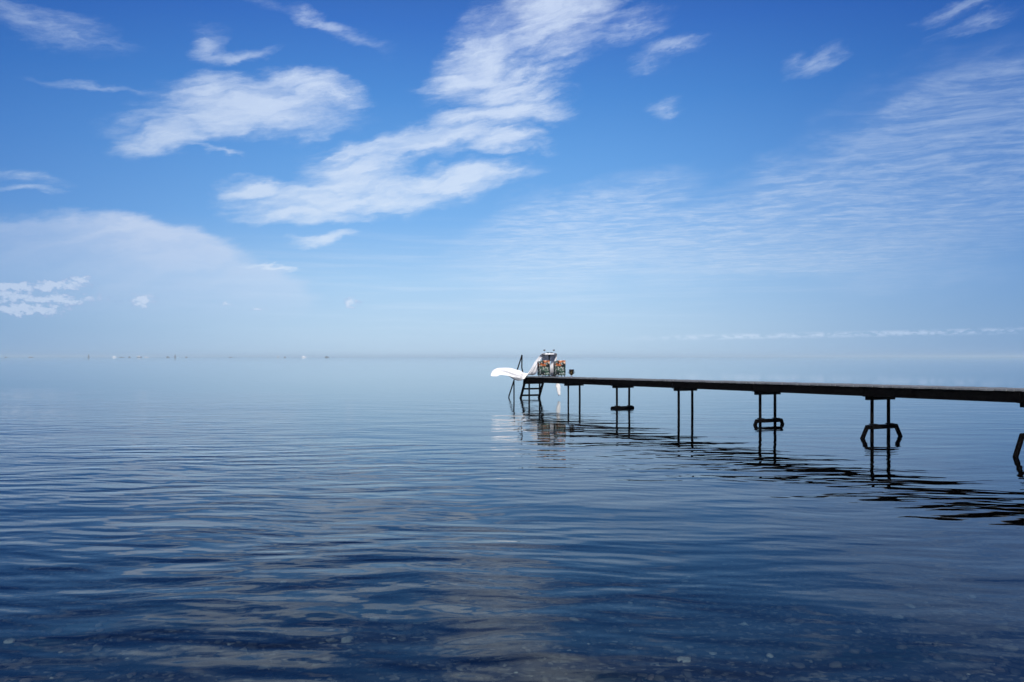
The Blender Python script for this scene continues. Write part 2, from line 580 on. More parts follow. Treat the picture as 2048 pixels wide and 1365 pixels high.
def bed_z(x, y):
    """sea bed height: a beach at the camera's feet, shelving slowly out"""
    yy = y + 0.6 * math.sin(x * 0.12)
    if yy < 2.5:
        zz = 0.05 - 0.08 * yy
    else:
        zz = -0.15 - 0.055 * (yy - 2.5) - 0.004 * min(yy - 2.5, 20.0) ** 2
    zz = max(zz, -4.0 - 0.0005 * yy)
    if yy < 60:
        zz += 0.05 * mnoise.noise(Vector((x * 0.5, y * 0.5, 3.1))) + 0.02 * mnoise.noise(Vector((x * 1.7, y * 1.7, 9.1)))
    return min(zz, 0.9)


def strip_grid(name, xs, ys, zf, material):
    me = bpy.data.meshes.new(name)
    verts = [(x, y, zf(x, y)) for y in ys for x in xs]
    nx = len(xs)
    faces = [(j * nx + i, j * nx + i + 1, (j + 1) * nx + i + 1, (j + 1) * nx + i) for j in range(len(ys) - 1) for i in range(nx - 1)]
    me.from_pydata(verts, [], faces)
    for p in me.polygons:
        p.use_smooth = True
    return link(name, me, material)


def spread(near, step, far, grow=1.13):
    v, out = 0.0, [0.0]
    while v < far:
        if v >= near:
            step *= grow
        v += step
        out.append(v)
    return out


FAR = 9000.0
px_ = spread(14, 0.35, FAR, 1.3)
xs_bed = [-v for v in px_[:0:-1]] + px_
ys_bed = [-9000, -300, -60, -20, -8, -4] + [v - 2.0 for v in spread(24, 0.3, FAR, 1.25)]
bed = strip_grid('sea_bed', xs_bed, ys_bed, bed_z, M['bed'])
tag(bed, 'dark stony sea bed seen through the shallow clear water', 'sea bed', kind='structure')

# loose pebbles on the shallow bed: far too many to count
m, t, out = mat('pebble_stone')
geo = t.new('ShaderNodeNewGeometry')
pc_ = t.ramp(geo.outputs['Random Per Island'], [(0.0, (0.005, 0.006, 0.007)), (0.6, (0.022, 0.020, 0.017)), (0.86, (0.12, 0.10, 0.065)),
                                               (0.94, (0.10, 0.065, 0.045)), (1.0, (0.40, 0.36, 0.26))])
pt = t.mix(t.smooth(t.noise(geo.outputs['Position'], 30.0, 3.0), 0.35, 0.7, 0.0, 0.55), pc_, (0.06, 0.06, 0.045))
principled(t, out, pt, 0.8)
M['pebble'] = m
shapes = []
for k in range(6):
    b = bmesh.new()
    bmesh.ops.create_icosphere(b, subdivisions=2, radius=1.0)
    sd_ = Vector((k * 5.3, 1.7, 2.9))
    pts = [v.co * (1.0 + 0.55 * mnoise.noise(v.co * 1.1 + sd_)) for v in b.verts]
    b.verts.index_update()
    shapes.append((pts, [[v.index for v in f.verts] for f in b.faces]))
    b.free()
pv, pf = [], []
for i in range(9000):
    y = 2.6 + 11.0 * random.random() ** 1.5
    x = (random.random() * 2 - 1) * (0.72 * y + 1.2)
    r = 0.010 + 0.036 * random.random() ** 3
    pts, fcs = random.choice(shapes)
    a = random.random() * 6.283
    ca, sa = math.cos(a), math.sin(a)
    sx, sy, sz = r * (0.8 + 0.7 * random.random()), r, r * (0.35 + 0.3 * random.random())
    z0 = bed_z(x, y) + sz * 0.3
    b0 = len(pv)
    for p in pts:
        qx, qy = p.x * sx, p.y * sy
        pv.append((x + qx * ca - qy * sa, y + qx * sa + qy * ca, z0 + p.z * sz))
    pf.extend([[b0 + q for q in f] for f in fcs])
me = bpy.data.meshes.new('pebbles')
me.from_pydata(pv, [], pf)
for p in me.polygons:
    p.use_smooth = True
peb = link('pebbles', me, M['pebble'])
tag(peb, 'pale and brown pebbles scattered under the clear shallow water', 'pebbles', kind='stuff')

# sea water: mirror at grazing angles, clear dark blue seen from above
m, t, out = mat('sea_water')
pos = t.new('ShaderNodeNewGeometry').outputs['Position']
pxy = t.vmath('MULTIPLY', pos, (1, 1, 0))
calm = t.noise(t.mapping(pxy, rot=(0, 0, R(8)), scale=(0.05, 0.12, 1)), 1.0, 3.0, 0.55)
px, py = t.sep(pos)[0], t.sep(pos)[1]
breeze = t.smooth(t.math('ADD', px, t.math('MULTIPLY', t.math('SUBTRACT', py, 10.0), 0.30)), 1.5, -4.5, 0.46, 1.60)
gust = t.math('MULTIPLY', t.smooth(calm, 0.36, 0.64, 0.38, 1.22), breeze)
wv = t.vmath('ADD', pxy, t.vmath('SCALE', t.vmath('SUBTRACT', t.noise(pxy, 0.35, 2.0, color=True), (0.5, 0.5, 0.5)), scale=0.8))
h1 = t.noise(t.mapping(wv, rot=(0, 0, R(-6)), scale=(0.40, 1.0, 1)), 1.0, 1.0, 0.4)
h2 = t.noise(t.mapping(wv, rot=(0, 0, R(5)), scale=(0.32, 1.0, 1)), 2.9, 0.5, 0.4)
h3 = t.noise(t.mapping(wv, rot=(0, 0, R(-9)), scale=(0.34, 1.0, 1)), 7.0, 0.0, 0.5)
h4 = t.noise(t.mapping(wv, rot=(0, 0, R(14)), scale=(0.45, 1.0, 1)), 15.0, 0.0, 0.5)
small = t.math('ADD', t.math('MULTIPLY', h3, 0.0078), t.math('MULTIPLY', h4, t.smooth(py, 16.0, 5.0, 0.0, 0.0011)))
hh = t.math('ADD', t.math('MULTIPLY', h1, 0.024), t.math('MULTIPLY', t.math('ADD', t.math('MULTIPLY', h2, 0.026), small), gust))
offshore = t.smooth(t.sep(pos)[1], 11.0, 48.0, 1.0, 0.09)     # the open water farther out lies glassy
hh = t.math('MULTIPLY', hh, offshore)
nrm = bump(t, hh, 1.0, 1.0)
fr = t.new('ShaderNodeFresnel')
fr.inputs[0].default_value = 1.333
t.l.new(nrm, fr.inputs['Normal'])
gl = t.new('ShaderNodeBsdfGlossy')
gl.inputs['Color'].default_value = (0.94, 0.98, 1.0, 1)
gl.inputs['Roughness'].default_value = 0.015
t.l.new(nrm, gl.inputs['Normal'])
tr = t.new('ShaderNodeBsdfTransparent')
tr.inputs[0].default_value = (0.80, 0.87, 0.92, 1)
mx = t.new('ShaderNodeMixShader')
t.l.new(fr.outputs[0], mx.inputs[0])
t.l.new(tr.outputs[0], mx.inputs[1])
t.l.new(gl.outputs[0], mx.inputs[2])
t.l.new(mx.outputs[0], out.inputs[0])
ab = t.new('ShaderNodeVolumeAbsorption')
ab.inputs['Color'].default_value = (0.35, 0.52, 0.66, 1)
ab.inputs['Density'].default_value = 1.0
t.l.new(ab.outputs[0], out.inputs['Volume'])
m.cycles.homogeneous_volume = True
M['water'] = m
bm = bmesh.new()
X = FAR - 20
tv = [bm.verts.new(v) for v in ((-X, -40, 0), (X, -40, 0), (X, X, 0), (-X, X, 0))]
bv = [bm.verts.new(v) for v in ((-X, -40, -30), (X, -40, -30), (X, X, -30), (-X, X, -30))]
bm.faces.new(tv)
bm.faces.new(bv[::-1])
for i in range(4):
    bm.faces.new((tv[i], bv[i], bv[(i + 1) % 4], tv[(i + 1) % 4]))
water = from_bm('sea_water', bm, M['water'])
tag(water, 'calm blue sea with low ripples mirroring the sky', 'sea', kind='structure')

# ------------------------------------------------------------------ jetty
U = Vector((0.3986, -0.9171, 0)).normalized()      # along the jetty, towards the shore
N = Vector((0.9171, 0.3986, 0)).normalized()       # across it, to the right
E = Vector((0.77, 34.30, 0))                       # centre line at its seaward end
S_END = 0.30
S_SHORE = 29.5


def P(s, o=0.0, z=0.0):
    return E + U * s + N * o + Vector((0, 0, z))


def deck_z(s):
    return 0.928 + 0.0113 * s


def at(px, py, Y):
    return Vector(((px - CX) / F * Y, Y, EYE + (HZ - py) / F * Y))


HALF = 0.48
jetty = empty('jetty', P(S_END, 0, 0))
tag(jetty, 'long narrow black timber jetty on thin posts running out into the sea', 'jetty')
J0 = jetty.location.copy()


def jpart(name, bm, mt, parent=jetty, smooth=False):
    bmesh.ops.translate(bm, verts=bm.verts[:], vec=-J0)
    return from_bm(name, bm, mt, parent, smooth)


# planks
bm = bmesh.new()
s = S_END
while s < S_SHORE:
    wd = 0.118 + random.uniform(-0.004, 0.004)
    jit = random.uniform(-0.018, 0.018)
    dzp = random.uniform(-0.004, 0.004)
    sc = s + wd / 2
    beam(bm, P(sc, -HALF + jit, deck_z(sc) - 0.016 + dzp), P(sc, HALF + jit, deck_z(sc) - 0.016 + dzp + random.uniform(-.003, .003)), wd, 0.032)
    s += wd + 0.012
jpart('decking', bm, M['deck'])
# side beams, one pair per bay
PAIRS = [0.45 + 3.57 * k for k in range(9)]
PAIRS[6] -= 0.14
edges = [S_END] + PAIRS[1:] + [S_SHORE]
for a, b in zip(edges, edges[1:]):
    for sgn in (-1, 1):
        bm = bmesh.new()
        dj = random.uniform(-0.006, 0.006)
        beam(bm, P(a + 0.006, sgn * (HALF - 0.045), deck_z(a) - 0.1365 + dj), P(b - 0.006, sgn * (HALF - 0.045), deck_z(b) - 0.1365 + dj), 0.055, 0.197, bevel=0.006)
        jpart('side_beam', bm, M['tarred'])
bm = bmesh.new()
beam(bm, P(S_END + 0.03, -HALF + 0.075, deck_z(0) - 0.13), P(S_END + 0.03, HALF - 0.075, deck_z(0) - 0.13), 0.05, 0.18)
jpart('end_beam', bm, M['tarred'])

# trestles
BRACE = {0: None, 1: None, 2: 0.03, 3: None, 4: 0.105, 5: 0.235, 6: 0.36, 7: 0.5, 8: None}
for k, s in enumerate(PAIRS):
    tr_ = empty('trestle', P(s) - J0, 0, jetty)
    T0 = P(s)

    def tpart(name, bm, mt, smooth=False):
        bmesh.ops.translate(bm, verts=bm.verts[:], vec=-T0)
        return from_bm(name, bm, mt, tr_, smooth)

    ub = deck_z(s) - 0.235                          # underside of the side beams
    bm = bmesh.new()
    beam(bm, P(s, -0.40, ub - 0.048), P(s, 0.40, ub - 0.048), 0.10, 0.075, bevel=0.006)
    tpart('cap_beam', bm, M['tarred'])
    for sg in (-1, 1):
        bm = bmesh.new()
        beam(bm, P(s, sg * 0.36 - 0.09, ub - 0.0055), P(s, sg * 0.36 + 0.09, ub - 0.0055), 0.14, 0.009)
        tpart('packing_block', bm, M['tarred'])
    for sg in (-1, 1):
        bm = bmesh.new()
        lean = random.uniform(-0.012, 0.012)
        o0 = sg * 0.245
        tube(bm, [P(s + lean, o0 + lean, -2.6), P(s, o0 + lean * .5, -0.2), P(s, o0, ub - 0.087)], [0.040, 0.038, 0.036], 12)
        tpart('post', bm, M['post'], True)
    hb = BRACE[k]
    if hb is not None:
        bm = bmesh.new()
        fr_ = s + 0.085
        ob = {4: -0.03, 5: -0.055}.get(k, -0.075)
        bh = {5: 0.44, 6: 0.47, 7: 0.47}.get(k, 0.415)
        tip = {5: 0.575, 6: 0.64, 7: 0.70}.get(k, 0.51)
        tz = hb - 0.24 if k < 5 else -0.02
        bm = bmesh.new()
        beam(bm, P(fr_, ob - bh, hb), P(fr_, ob + bh, hb), 0.07, 0.095, bevel=0.012)
        for sg in (-1, 1):
            beam(bm, P(fr_, ob + sg * (bh - 0.025), hb + 0.03), P(fr_, ob + sg * tip, tz), 0.064, 0.085, up=N, bevel=0.01)
            beam(bm, P(fr_, ob + sg * (tip + 0.005), tz + 0.015), P(fr_, ob + sg * (tip - 0.07), tz - 0.26), 0.064, 0.08, up=N, bevel=0.01)
        tpart('brace', bm, M['tarred'])
        for sg in (-1, 1):
            bm = bmesh.new()
            beam(bm, P(fr_ - 0.04, sg * 0.245 - 0.09, hb + 0.058), P(fr_ - 0.04, sg * 0.245 + 0.07, hb + 0.052), 0.11, 0.02)
            tpart('clamp', bm, M['steel'])

# bathing steps at the seaward end
st = empty('steps', P(S_END) - J0, 0, jetty)
S0 = P(S_END)


def spart(name, bm, mt, par=st, smooth=False):
    bmesh.ops.translate(bm, verts=bm.verts[:], vec=-S0)
    return from_bm(name, bm, mt, par, smooth)


for sg in (-1, 1):
    bm = bmesh.new()
    beam(bm, P(0.42, sg * 0.43, 0.70), P(-0.32, sg * 0.43, -0.50), 0.045, 0.15, up=Vector((0, 0, 1)), bevel=0.006)
    spart('stringer', bm, M['tarred'])
for i, zt in enumerate((0.40, 0.115, -0.17)):
    bm = bmesh.new()
    sx = 0.42 - (0.70 - zt) * 0.617
    beam(bm, P(sx, -0.407, zt), P(sx, 0.407, zt), 0.20, 0.068, bevel=0.006)
    spart('tread', bm, M['tarred'])

# handrail on the seaward corner
bm = bmesh.new()
top = at(1044, 710.5, 34.2)
foot = at(1017.5, 794, 34.9)
tube(bm, [P(S_END + 0.06, -0.47, 0.62), P(S_END + 0.06, -0.47, deck_z(0)), at(1043.6, 735, 34.15), top, top + (foot - top) * 0.02], 0.028, 10)
tube(bm, [top, top + (foot - top) * 0.5, foot, at(1020, 798, 34.85), at(1026, 803, 34.7)], 0.028, 10)
q = top + (foot - top) * 0.60
tube(bm, [q, Vector((q.x, q.y, 0.3)), Vector((q.x, q.y, -1.2))], 0.028, 10)
from_bm('handrail', bm, M['steel'], jetty, True).data.transform(Matrix.Translation(-J0))

# ------------------------------------------------------------------ table, cloth, chairs
TS, TO = 1.30, 0.28
tp = P(TS, TO, deck_z(TS))
TH = 0.95
TR = 0.275
tbl = empty('bar_table', tp)
tag(tbl, 'small round standing table with slim dark pedestal under the white cloth', 'table')
bm = bmesh.new()
lathe(bm, [(0, TH - 0.03), (TR - 0.01, TH - 0.03), (TR, TH - 0.022), (TR, TH - 0.006), (TR - 0.008, TH), (0, TH)], 40)
from_bm('tabletop', bm, M['steel'], tbl)
bm = bmesh.new()
lathe(bm, [(0, 0.02), (0.03, 0.02), (0.026, 0.08), (0.022, 0.5), (0.024, TH - 0.14), (0.05, TH - 0.07), (0.13, TH - 0.031), (0, TH - 0.031)], 20)
from_bm('pedestal', bm, M['steel'], tbl, True)
bm = bmesh.new()
lathe(bm, [(0, 0.0), (0.22, 0.0), (0.22, 0.008), (0.06, 0.02), (0, 0.02)], 32)
from_bm('foot_plate', bm, M['steel'], tbl)


def catmull(a, b, c, d, t):
    return 0.5 * ((2 * b) + (c - a) * t + (2 * a - 5 * b + 4 * c - d) * t * t + (3 * b - a - 3 * c + d) * t ** 3)


def ribbon(bm, rows, nu=26, sub=9):
    """cloth strip: rows of (centre, half width vector, bulge vector, fold vector, folds)"""
    keys = [[Vector(r[0]), Vector(r[1]), Vector(r[2]), Vector(r[3]), r[4]] for r in rows]
    n = len(keys)
    rings = []
    for i in range(n - 1):
        k0, k1, k2, k3 = keys[max(i - 1, 0)], keys[i], keys[i + 1], keys[min(i + 2, n - 1)]
        for j in range(sub + (1 if i == n - 2 else 0)):
            t = j / sub
            c, wv_, bl, fo = (catmull(k0[q], k1[q], k2[q], k3[q], t) for q in range(4))
            fq = k1[4] * (1 - t) + k2[4] * t
            ring = []
            for a in range(nu + 1):
                u = a / nu * 2 - 1
                ph = (i + t) * 0.35
                f = math.sin(u * fq * math.pi + ph) * 0.7 + 0.45 * math.sin(u * fq * 2.3 * math.pi + 1.3 - ph * 1.7)
                jig = 0.012 * mnoise.noise(Vector((u * 2.2, (i + t) * 1.3, 4.4)))
                ring.append(bm.verts.new(c + wv_ * u + bl * (1 - u * u) + fo * f + Vector((jig, jig, jig))))
            rings.append(ring)
    for r0, r1 in zip(rings, rings[1:]):
        for a in range(nu):
            bm.faces.new((r0[a], r0[a + 1], r1[a + 1], r1[a]))


ztop = tp.z + TH + 0.006
bm = bmesh.new()
tl_ = tp + Vector((-TR, 0, TH + 0.006))
tr2 = tp + Vector((TR, 0, TH + 0.006))
Z3 = Vector((0, 0, 0))
# from the table's left rim, down over the deck corner and out on the wind
ribbon(bm, [
    (tp + Vector((0.02, 0, TH + 0.007)), (0, 0.275, 0), Z3, (0, 0, 0.002), 3),
    (tp + Vector((-0.18, 0, TH + 0.008)), (0, 0.24, 0), Z3, (0, 0, 0.003), 3),
    (tl_ + Vector((-0.008, 0, -0.010)), (0.03, 0.19, 0), Z3, (-0.004, 0, 0.004), 3),
    (at(1081.5, 713, 33.15), (0.075, 0.10, 0.015), (-0.01, -0.03, 0), (0.004, -0.012, 0), 3),
    (at(1076, 722, 33.12), (0.12, 0.02, 0.03), (-0.01, -0.05, 0), (0.005, -0.016, 0), 3),
    (at(1069.5, 735, 33.15), (0.145, -0.03, 0.04), (-0.02, -0.06, 0), (0.006, -0.018, 0), 3),
    (at(1062, 750, 33.30), (0.19, -0.03, 0.03), (-0.02, -0.05, 0.04), (0.01, -0.04, 0.015), 3),
    (at(1052, 753.5, 33.50), (0.08, 0.18, 0.10), (0, 0, 0.06), (0, -0.02, 0.03), 2.4),
    (at(1041, 752, 33.60), (0.02, 0.26, 0.17), (0, -0.24, 0.07), (0, -0.035, 0.04), 3.4),
    (at(1027, 748.5, 33.65), (0.0, 0.34, 0.20), (0, -0.32, 0.10), (0, -0.04, 0.045), 3.0),
    (at(1012, 745.5, 33.7), (0.0, 0.38, 0.15), (0, -0.26, 0.12), (0, -0.035, 0.04), 2.6),
    (at(999, 745, 33.75), (0.0, 0.37, 0.13), (0, -0.05, 0.13), (0, -0.03, 0.03), 2.4),
    (at(989, 746.5, 33.8), (0.02, 0.34, 0.13), (-0.02, -0.07, 0.10), (0, -0.01, 0.014), 1.5),
    (at(984, 747.5, 33.82), (0.04, 0.30, 0.10), (-0.03, -0.07, 0.03), (0, 0, 0.008), 1.4),
    (at(984.5, 751, 33.82), (0.04, 0.26, 0.05), (-0.02, 0, -0.02), (0, 0, 0.006), 1.4),
], nu=40)
# right half of the top, falling between the chairs and over the far edge of the deck
far = P(TS + 0.1, HALF + 0.05, deck_z(TS))
ribbon(bm, [
    (tp + Vector((-0.02, 0, TH + 0.010)), (0, 0.275, 0), Z3, (0, 0, 0.002), 3),
    (tp + Vector((0.17, 0, TH + 0.011)), (0, 0.24, 0), Z3, (0, 0, 0.003), 3),
    (tr2 + Vector((0.006, 0, -0.01)), (-0.03, 0.17, 0), Z3, (0.004, 0, 0.004), 3),
    (at(1110, 716, 33.25), (-0.07, 0.12, 0), Z3, (0.010, -0.03, 0), 3),
    (at(1106, 728, 33.28), (-0.10, 0.10, 0), Z3, (0.012, -0.03, 0), 3),
    (at(1104, 739, 33.32), (-0.11, 0.09, 0), Z3, (0.014, -0.035, 0), 3),
    (at(1104.5, 750, 33.5), (-0.11, 0.08, 0), Z3, (0.01, -0.03, 0), 3),
    (at(1114, 756, 33.80), (-0.10, 0.06, 0.01), Z3, (0.01, -0.02, 0), 3),
    (at(1116, 770, 33.85), (0.09, -0.05, 0.0), Z3, (0.012, -0.02, 0), 3),
    (at(1117.5, 780, 33.85), (0.075, -0.04, 0.01), Z3, (0.014, -0.02, 0), 3),
    (at(1119, 791, 33.85), (0.045, -0.03, 0.02), Z3, (0.01, -0.015, 0), 3),
], nu=26)
# short skirt over the back and front rims
nseg = 64
rings = []
for q, (rr, zz) in enumerate(((0.0, 0.005), (TR * 0.6, 0.005), (TR + 0.004, 0.004), (TR + 0.012, -0.02), (TR + 0.016, -0.045))):
    ring = []
    for k in range(nseg):
        a = 2 * math.pi * k / nseg
        r2 = rr + (0.008 * math.sin(a * 11) if q > 2 else 0)
        ring.append(bm.verts.new(tp + Vector((r2 * math.cos(a), r2 * math.sin(a), TH + zz))))
    rings.append(ring)
for r0, r1 in zip(rings, rings[1:]):
    for k in range(nseg):
        bm.faces.new((r0[k], r0[(k + 1) % nseg], r1[(k + 1) % nseg], r1[k]))
back = []
for zz, add in ((-0.02, 0.013), (-0.15, 0.03), (-0.32, 0.045)):
    back.append([bm.verts.new(tp + Vector(((TR + add + 0.02 * math.sin(a * 14 + 1) * (add / 0.045)) * math.cos(a),
                                           (TR + add + 0.02 * math.sin(a * 14 + 1) * (add / 0.045)) * math.sin(a), TH + zz)))
                 for a in [R(20) + R(140) * k / 40 for k in range(41)]])
for r0, r1 in zip(back, back[1:]):
    for k in range(40):
        bm.faces.new((r0[k], r0[k + 1], r1[k + 1], r1[k]))
cloth = from_bm('tablecloth', bm, M['cotton'], None, True)
cloth.data.transform(Matrix.Translation(-tp))
cloth.location = tp
sm_ = cloth.modifiers.new('thickness', 'SOLIDIFY')
sm_.thickness = 0.002
tag(cloth, 'long white tablecloth over the standing table, blown out sideways over the water', 'tablecloth')


def tub_chair():
    root = empty('tub_chair')
    # wrap-round back: outer and inner walls, open at the front (+y); the back is at -y
    hw, dp, th = 0.195, 0.20, 0.05
    path = []
    for k in range(33):
        a = math.pi * (1 + k / 32)                   # half super-ellipse round the back
        ca, sa = math.cos(a), math.sin(a)
        ex = 0.36
        path.append((hw * math.copysign(abs(ca) ** ex, ca), dp * math.copysign(abs(sa) ** ex, sa)))
    path = [(-hw, 0.19)] + path + [(hw, 0.19)]
    bm = bmesh.new()
    cols = []
    for (x, y) in path:
        nl = math.hypot(x, y)
        ix, iy = x * (1 - th / hw), (y * (1 - th / dp) if y < 0 else y)
        back_f = max(0.0, min(1.0, (0.1 - y) / 0.25))
        top = 0.62 + 0.035 * back_f
        zs_ = [(x * 0.97, y * 0.97, 0.05), (x, y, 0.08), (x, y, 0.30), (x * 1.01, y * 1.01, top - 0.05), (x * 0.995, y * 0.995, top - 0.015),
               ((x + ix) / 2, (y + iy) / 2, top), (ix, iy, top - 0.015), (ix, iy, top - 0.06), (ix, iy, 0.20), (ix, iy, 0.05)]
        cols.append([bm.verts.new(p) for p in zs_])
    for c0, c1 in zip(cols, cols[1:]):
        for q in range(len(c0)):
            q2 = (q + 1) % len(c0)
            bm.faces.new((c0[q], c1[q], c1[q2], c0[q2]))
    bm.faces.new(cols[0])
    bm.faces.new(cols[-1][::-1])
    o = from_bm('backrest', bm, M['print'], root, True)
    bm = bmesh.new()
    bmesh.ops.create_cube(bm, size=1.0)
    bmesh.ops.scale(bm, vec=(0.28, 0.33, 0.16), verts=bm.verts[:])
    bmesh.ops.bevel(bm, geom=bm.edges[:], offset=0.035, segments=3, affect='EDGES')
    bmesh.ops.translate(bm, vec=(0, 0.025, 0.36), verts=bm.verts[:])
    from_bm('seat_cushion', bm, M['velvet'], root, True)
    bm = bmesh.new()
    beam(bm, (0, -0.13, 0.17), (0, 0.20, 0.17), 0.28, 0.22, bevel=0.01)
    from_bm('seat_base', bm, M['print'], root)
    for sx in (-1, 1):
        for sy in (-1, 1):
            bm = bmesh.new()
            tube(bm, [(sx * 0.15, sy * 0.15, 0.0), (sx * 0.145, sy * 0.145, 0.06)], [0.012, 0.02], 10)
            from_bm('leg', bm, M['steel'], root)
    return root


def copy_tree(o, parent=None):
    c = o.copy()
    COL.objects.link(c)
    if parent:
        c.parent = parent
    for ch in list(o.children):
        copy_tree(ch, c)
    return c


ch1 = tub_chair()
ch2 = copy_tree(ch1)
face = math.atan2(-U.y, -U.x) - R(90)               # chairs look out to sea, away from the shore
for c, s, o, rz, lab in ((ch1, 1.92, -0.262, 6, 'botanical print tub chair nearer the steps, set beside the sweeping white cloth'),
                         (ch2, 2.38, 0.225, -3, 'botanical print tub chair nearer the bronze cooler, with orange blooms at its top edge')):
    c.location = P(s, o, deck_z(s) + 0.004)
    c.rotation_euler = (R(-0.65), 0, face + R(rz))
    tag(c, lab, 'chair', 'patterned chairs at the table')


def glass_thing(loc):
    root = empty('coupe_glass', loc)
    bm = bmesh.new()
    lathe(bm, [(0, 0), (0.034, 0.0), (0.034, 0.003), (0.006, 0.008), (0.004, 0.085), (0.010, 0.092), (0.040, 0.115), (0.050, 0.150), (0.0485, 0.150),
               (0.0385, 0.117), (0.008, 0.096), (0, 0.095)], 20)
    from_bm('glass_body', bm, M['glass'], root, True)
    bm = bmesh.new()
    lathe(bm, [(0, 0.0965), (0.007, 0.0975), (0.037, 0.1175), (0.042, 0.135), (0, 0.135)], 20)
    from_bm('drink', bm, M['amber'], root, True)
    return root


gz = Vector((0, 0, TH + 0.013))
g1 = glass_thing(tp + Vector((-0.20, -0.02, 0)) + gz)
tag(g1, 'small stemmed glass on the table, above where the cloth sweeps down', 'glass', 'glasses on the table')
g2 = copy_tree(g1)
g2.location = tp + Vector((0.19, -0.02, 0)) + gz
tag(g2, 'small stemmed glass on the table, on the side nearer the bronze cooler', 'glass', 'glasses on the table')


def bowl_thing(loc):
    bm = bmesh.new()
    lathe(bm, [(0, 0), (0.035, 0), (0.042, 0.006), (0.068, 0.036), (0.064, 0.037), (0.038, 0.012), (0, 0.010)], 24)
    o = from_bm('bowl', bm, M['teal'], None, True)
    o.location = loc
    return o


b1 = bowl_thing(tp + Vector((-0.055, -0.13, 0)) + gz)
tag(b1, 'dark teal bowl on the white tabletop, nearer the sweeping cloth', 'bowl', 'bowls on the table')
b2 = bowl_thing(tp + Vector((0.085, -0.13, 0)) + gz)
tag(b2, 'dark teal bowl on the white tabletop, farther from the sweeping cloth', 'bowl', 'bowls on the table')

# champagne cooler standing on the deck
cs, co_ = 3.72, 0.05
cool = empty('champagne_cooler', P(cs, co_, deck_z(cs) + 0.004))
tag(cool, 'footed dark bronze champagne cooler with pale foot standing alone on the deck', 'cooler')
bm = bmesh.new()
lathe(bm, [(0, 0.055), (0.018, 0.055), (0.024, 0.062), (0.060, 0.105), (0.098, 0.145), (0.108, 0.158), (0.105, 0.168), (0.092, 0.175), (0.090, 0.20), (0.096, 0.275),
           (0.104, 0.285), (0.102, 0.290), (0.090, 0.280), (0.084, 0.2), (0.084, 0.17), (0.05, 0.11), (0, 0.10)], 36)
from_bm('bowl', bm, M['bronze'], cool, True)
bm = bmesh.new()
lathe(bm, [(0, 0.0), (0.062, 0.0), (0.064, 0.008), (0.045, 0.018), (0.020, 0.034), (0.016, 0.046), (0.024, 0.056), (0, 0.058)], 30)
from_bm('foot', bm, M['silver'], cool, True)
bm = bmesh.new()
lathe(bm, [(0.103, 0.2865), (0.109, 0.288), (0.110, 0.296), (0.104, 0.300), (0.098, 0.294), (0.103, 0.2865)], 36)
from_bm('rim', bm, M['silver'], cool, True)
for sg in (-1, 1):
    bm = bmesh.new()
    tube(bm, [(sg * (0.100 + 0.030 * math.sin(a)), 0, 0.185 + 0.032 * math.cos(a)) for a in [math.pi * k / 10 for k in range(11)]], 0.006, 8)
    from_bm('handle', bm, M['bronze'], cool, True)

# ------------------------------------------------------------------ far boats on the horizon
BY = 3000.0


def motor_boat(px, L, H, hull='hull_grey', cab='hull_white', name='ship'):
    root = empty(name, ((px - CX) / F * BY, BY, 0))
    bm = bmesh.new()
    n = 9
    rings = []
    for i in range(n):
        t = i / (n - 1)
        wdt = L * 0.13 * (1 - abs(t * 2 - 0.85) ** 3 * 0.8 if t > 0.4 else 1.0) * (0.05 if i == n - 1 else 1)
        sh = H * 0.32 * (1 + 0.35 * t * t)
        x = (t - 0.5) * L
        rings.append([bm.verts.new(v) for v in ((x, -wdt, sh), (x * 0.95, -wdt * 0.6, -0.3), (x * 0.95, wdt * 0.6, -0.3), (x, wdt, sh))])
    for a, b in zip(rings, rings[1:]):
        for q in range(4):
            bm.faces.new((a[q], a[(q + 1) % 4], b[(q + 1) % 4], b[q]))
    bm.faces.new(rings[0])
    bm.faces.new(rings[-1][::-1])
    from_bm('hull', bm, M[hull], root)
    bm = bmesh.new()
    beam(bm, (-0.32 * L, 0, H * 0.48), (0.1 * L, 0, H * 0.48), L * 0.18, H * 0.34, bevel=H * 0.03)
    beam(bm, (-0.25 * L, 0, H * 0.72), (-0.02 * L, 0, H * 0.72), L * 0.13, H * 0.15, bevel=H * 0.02)
    from_bm('cabin', bm, M[cab], root)
    bm = bmesh.new()
    tube(bm, [(-0.15 * L, 0, H * 0.79), (-0.15 * L, 0, H * 1.05)], H * 0.02, 6)
    from_bm('mast', bm, M['hull_grey'], root)
    return root


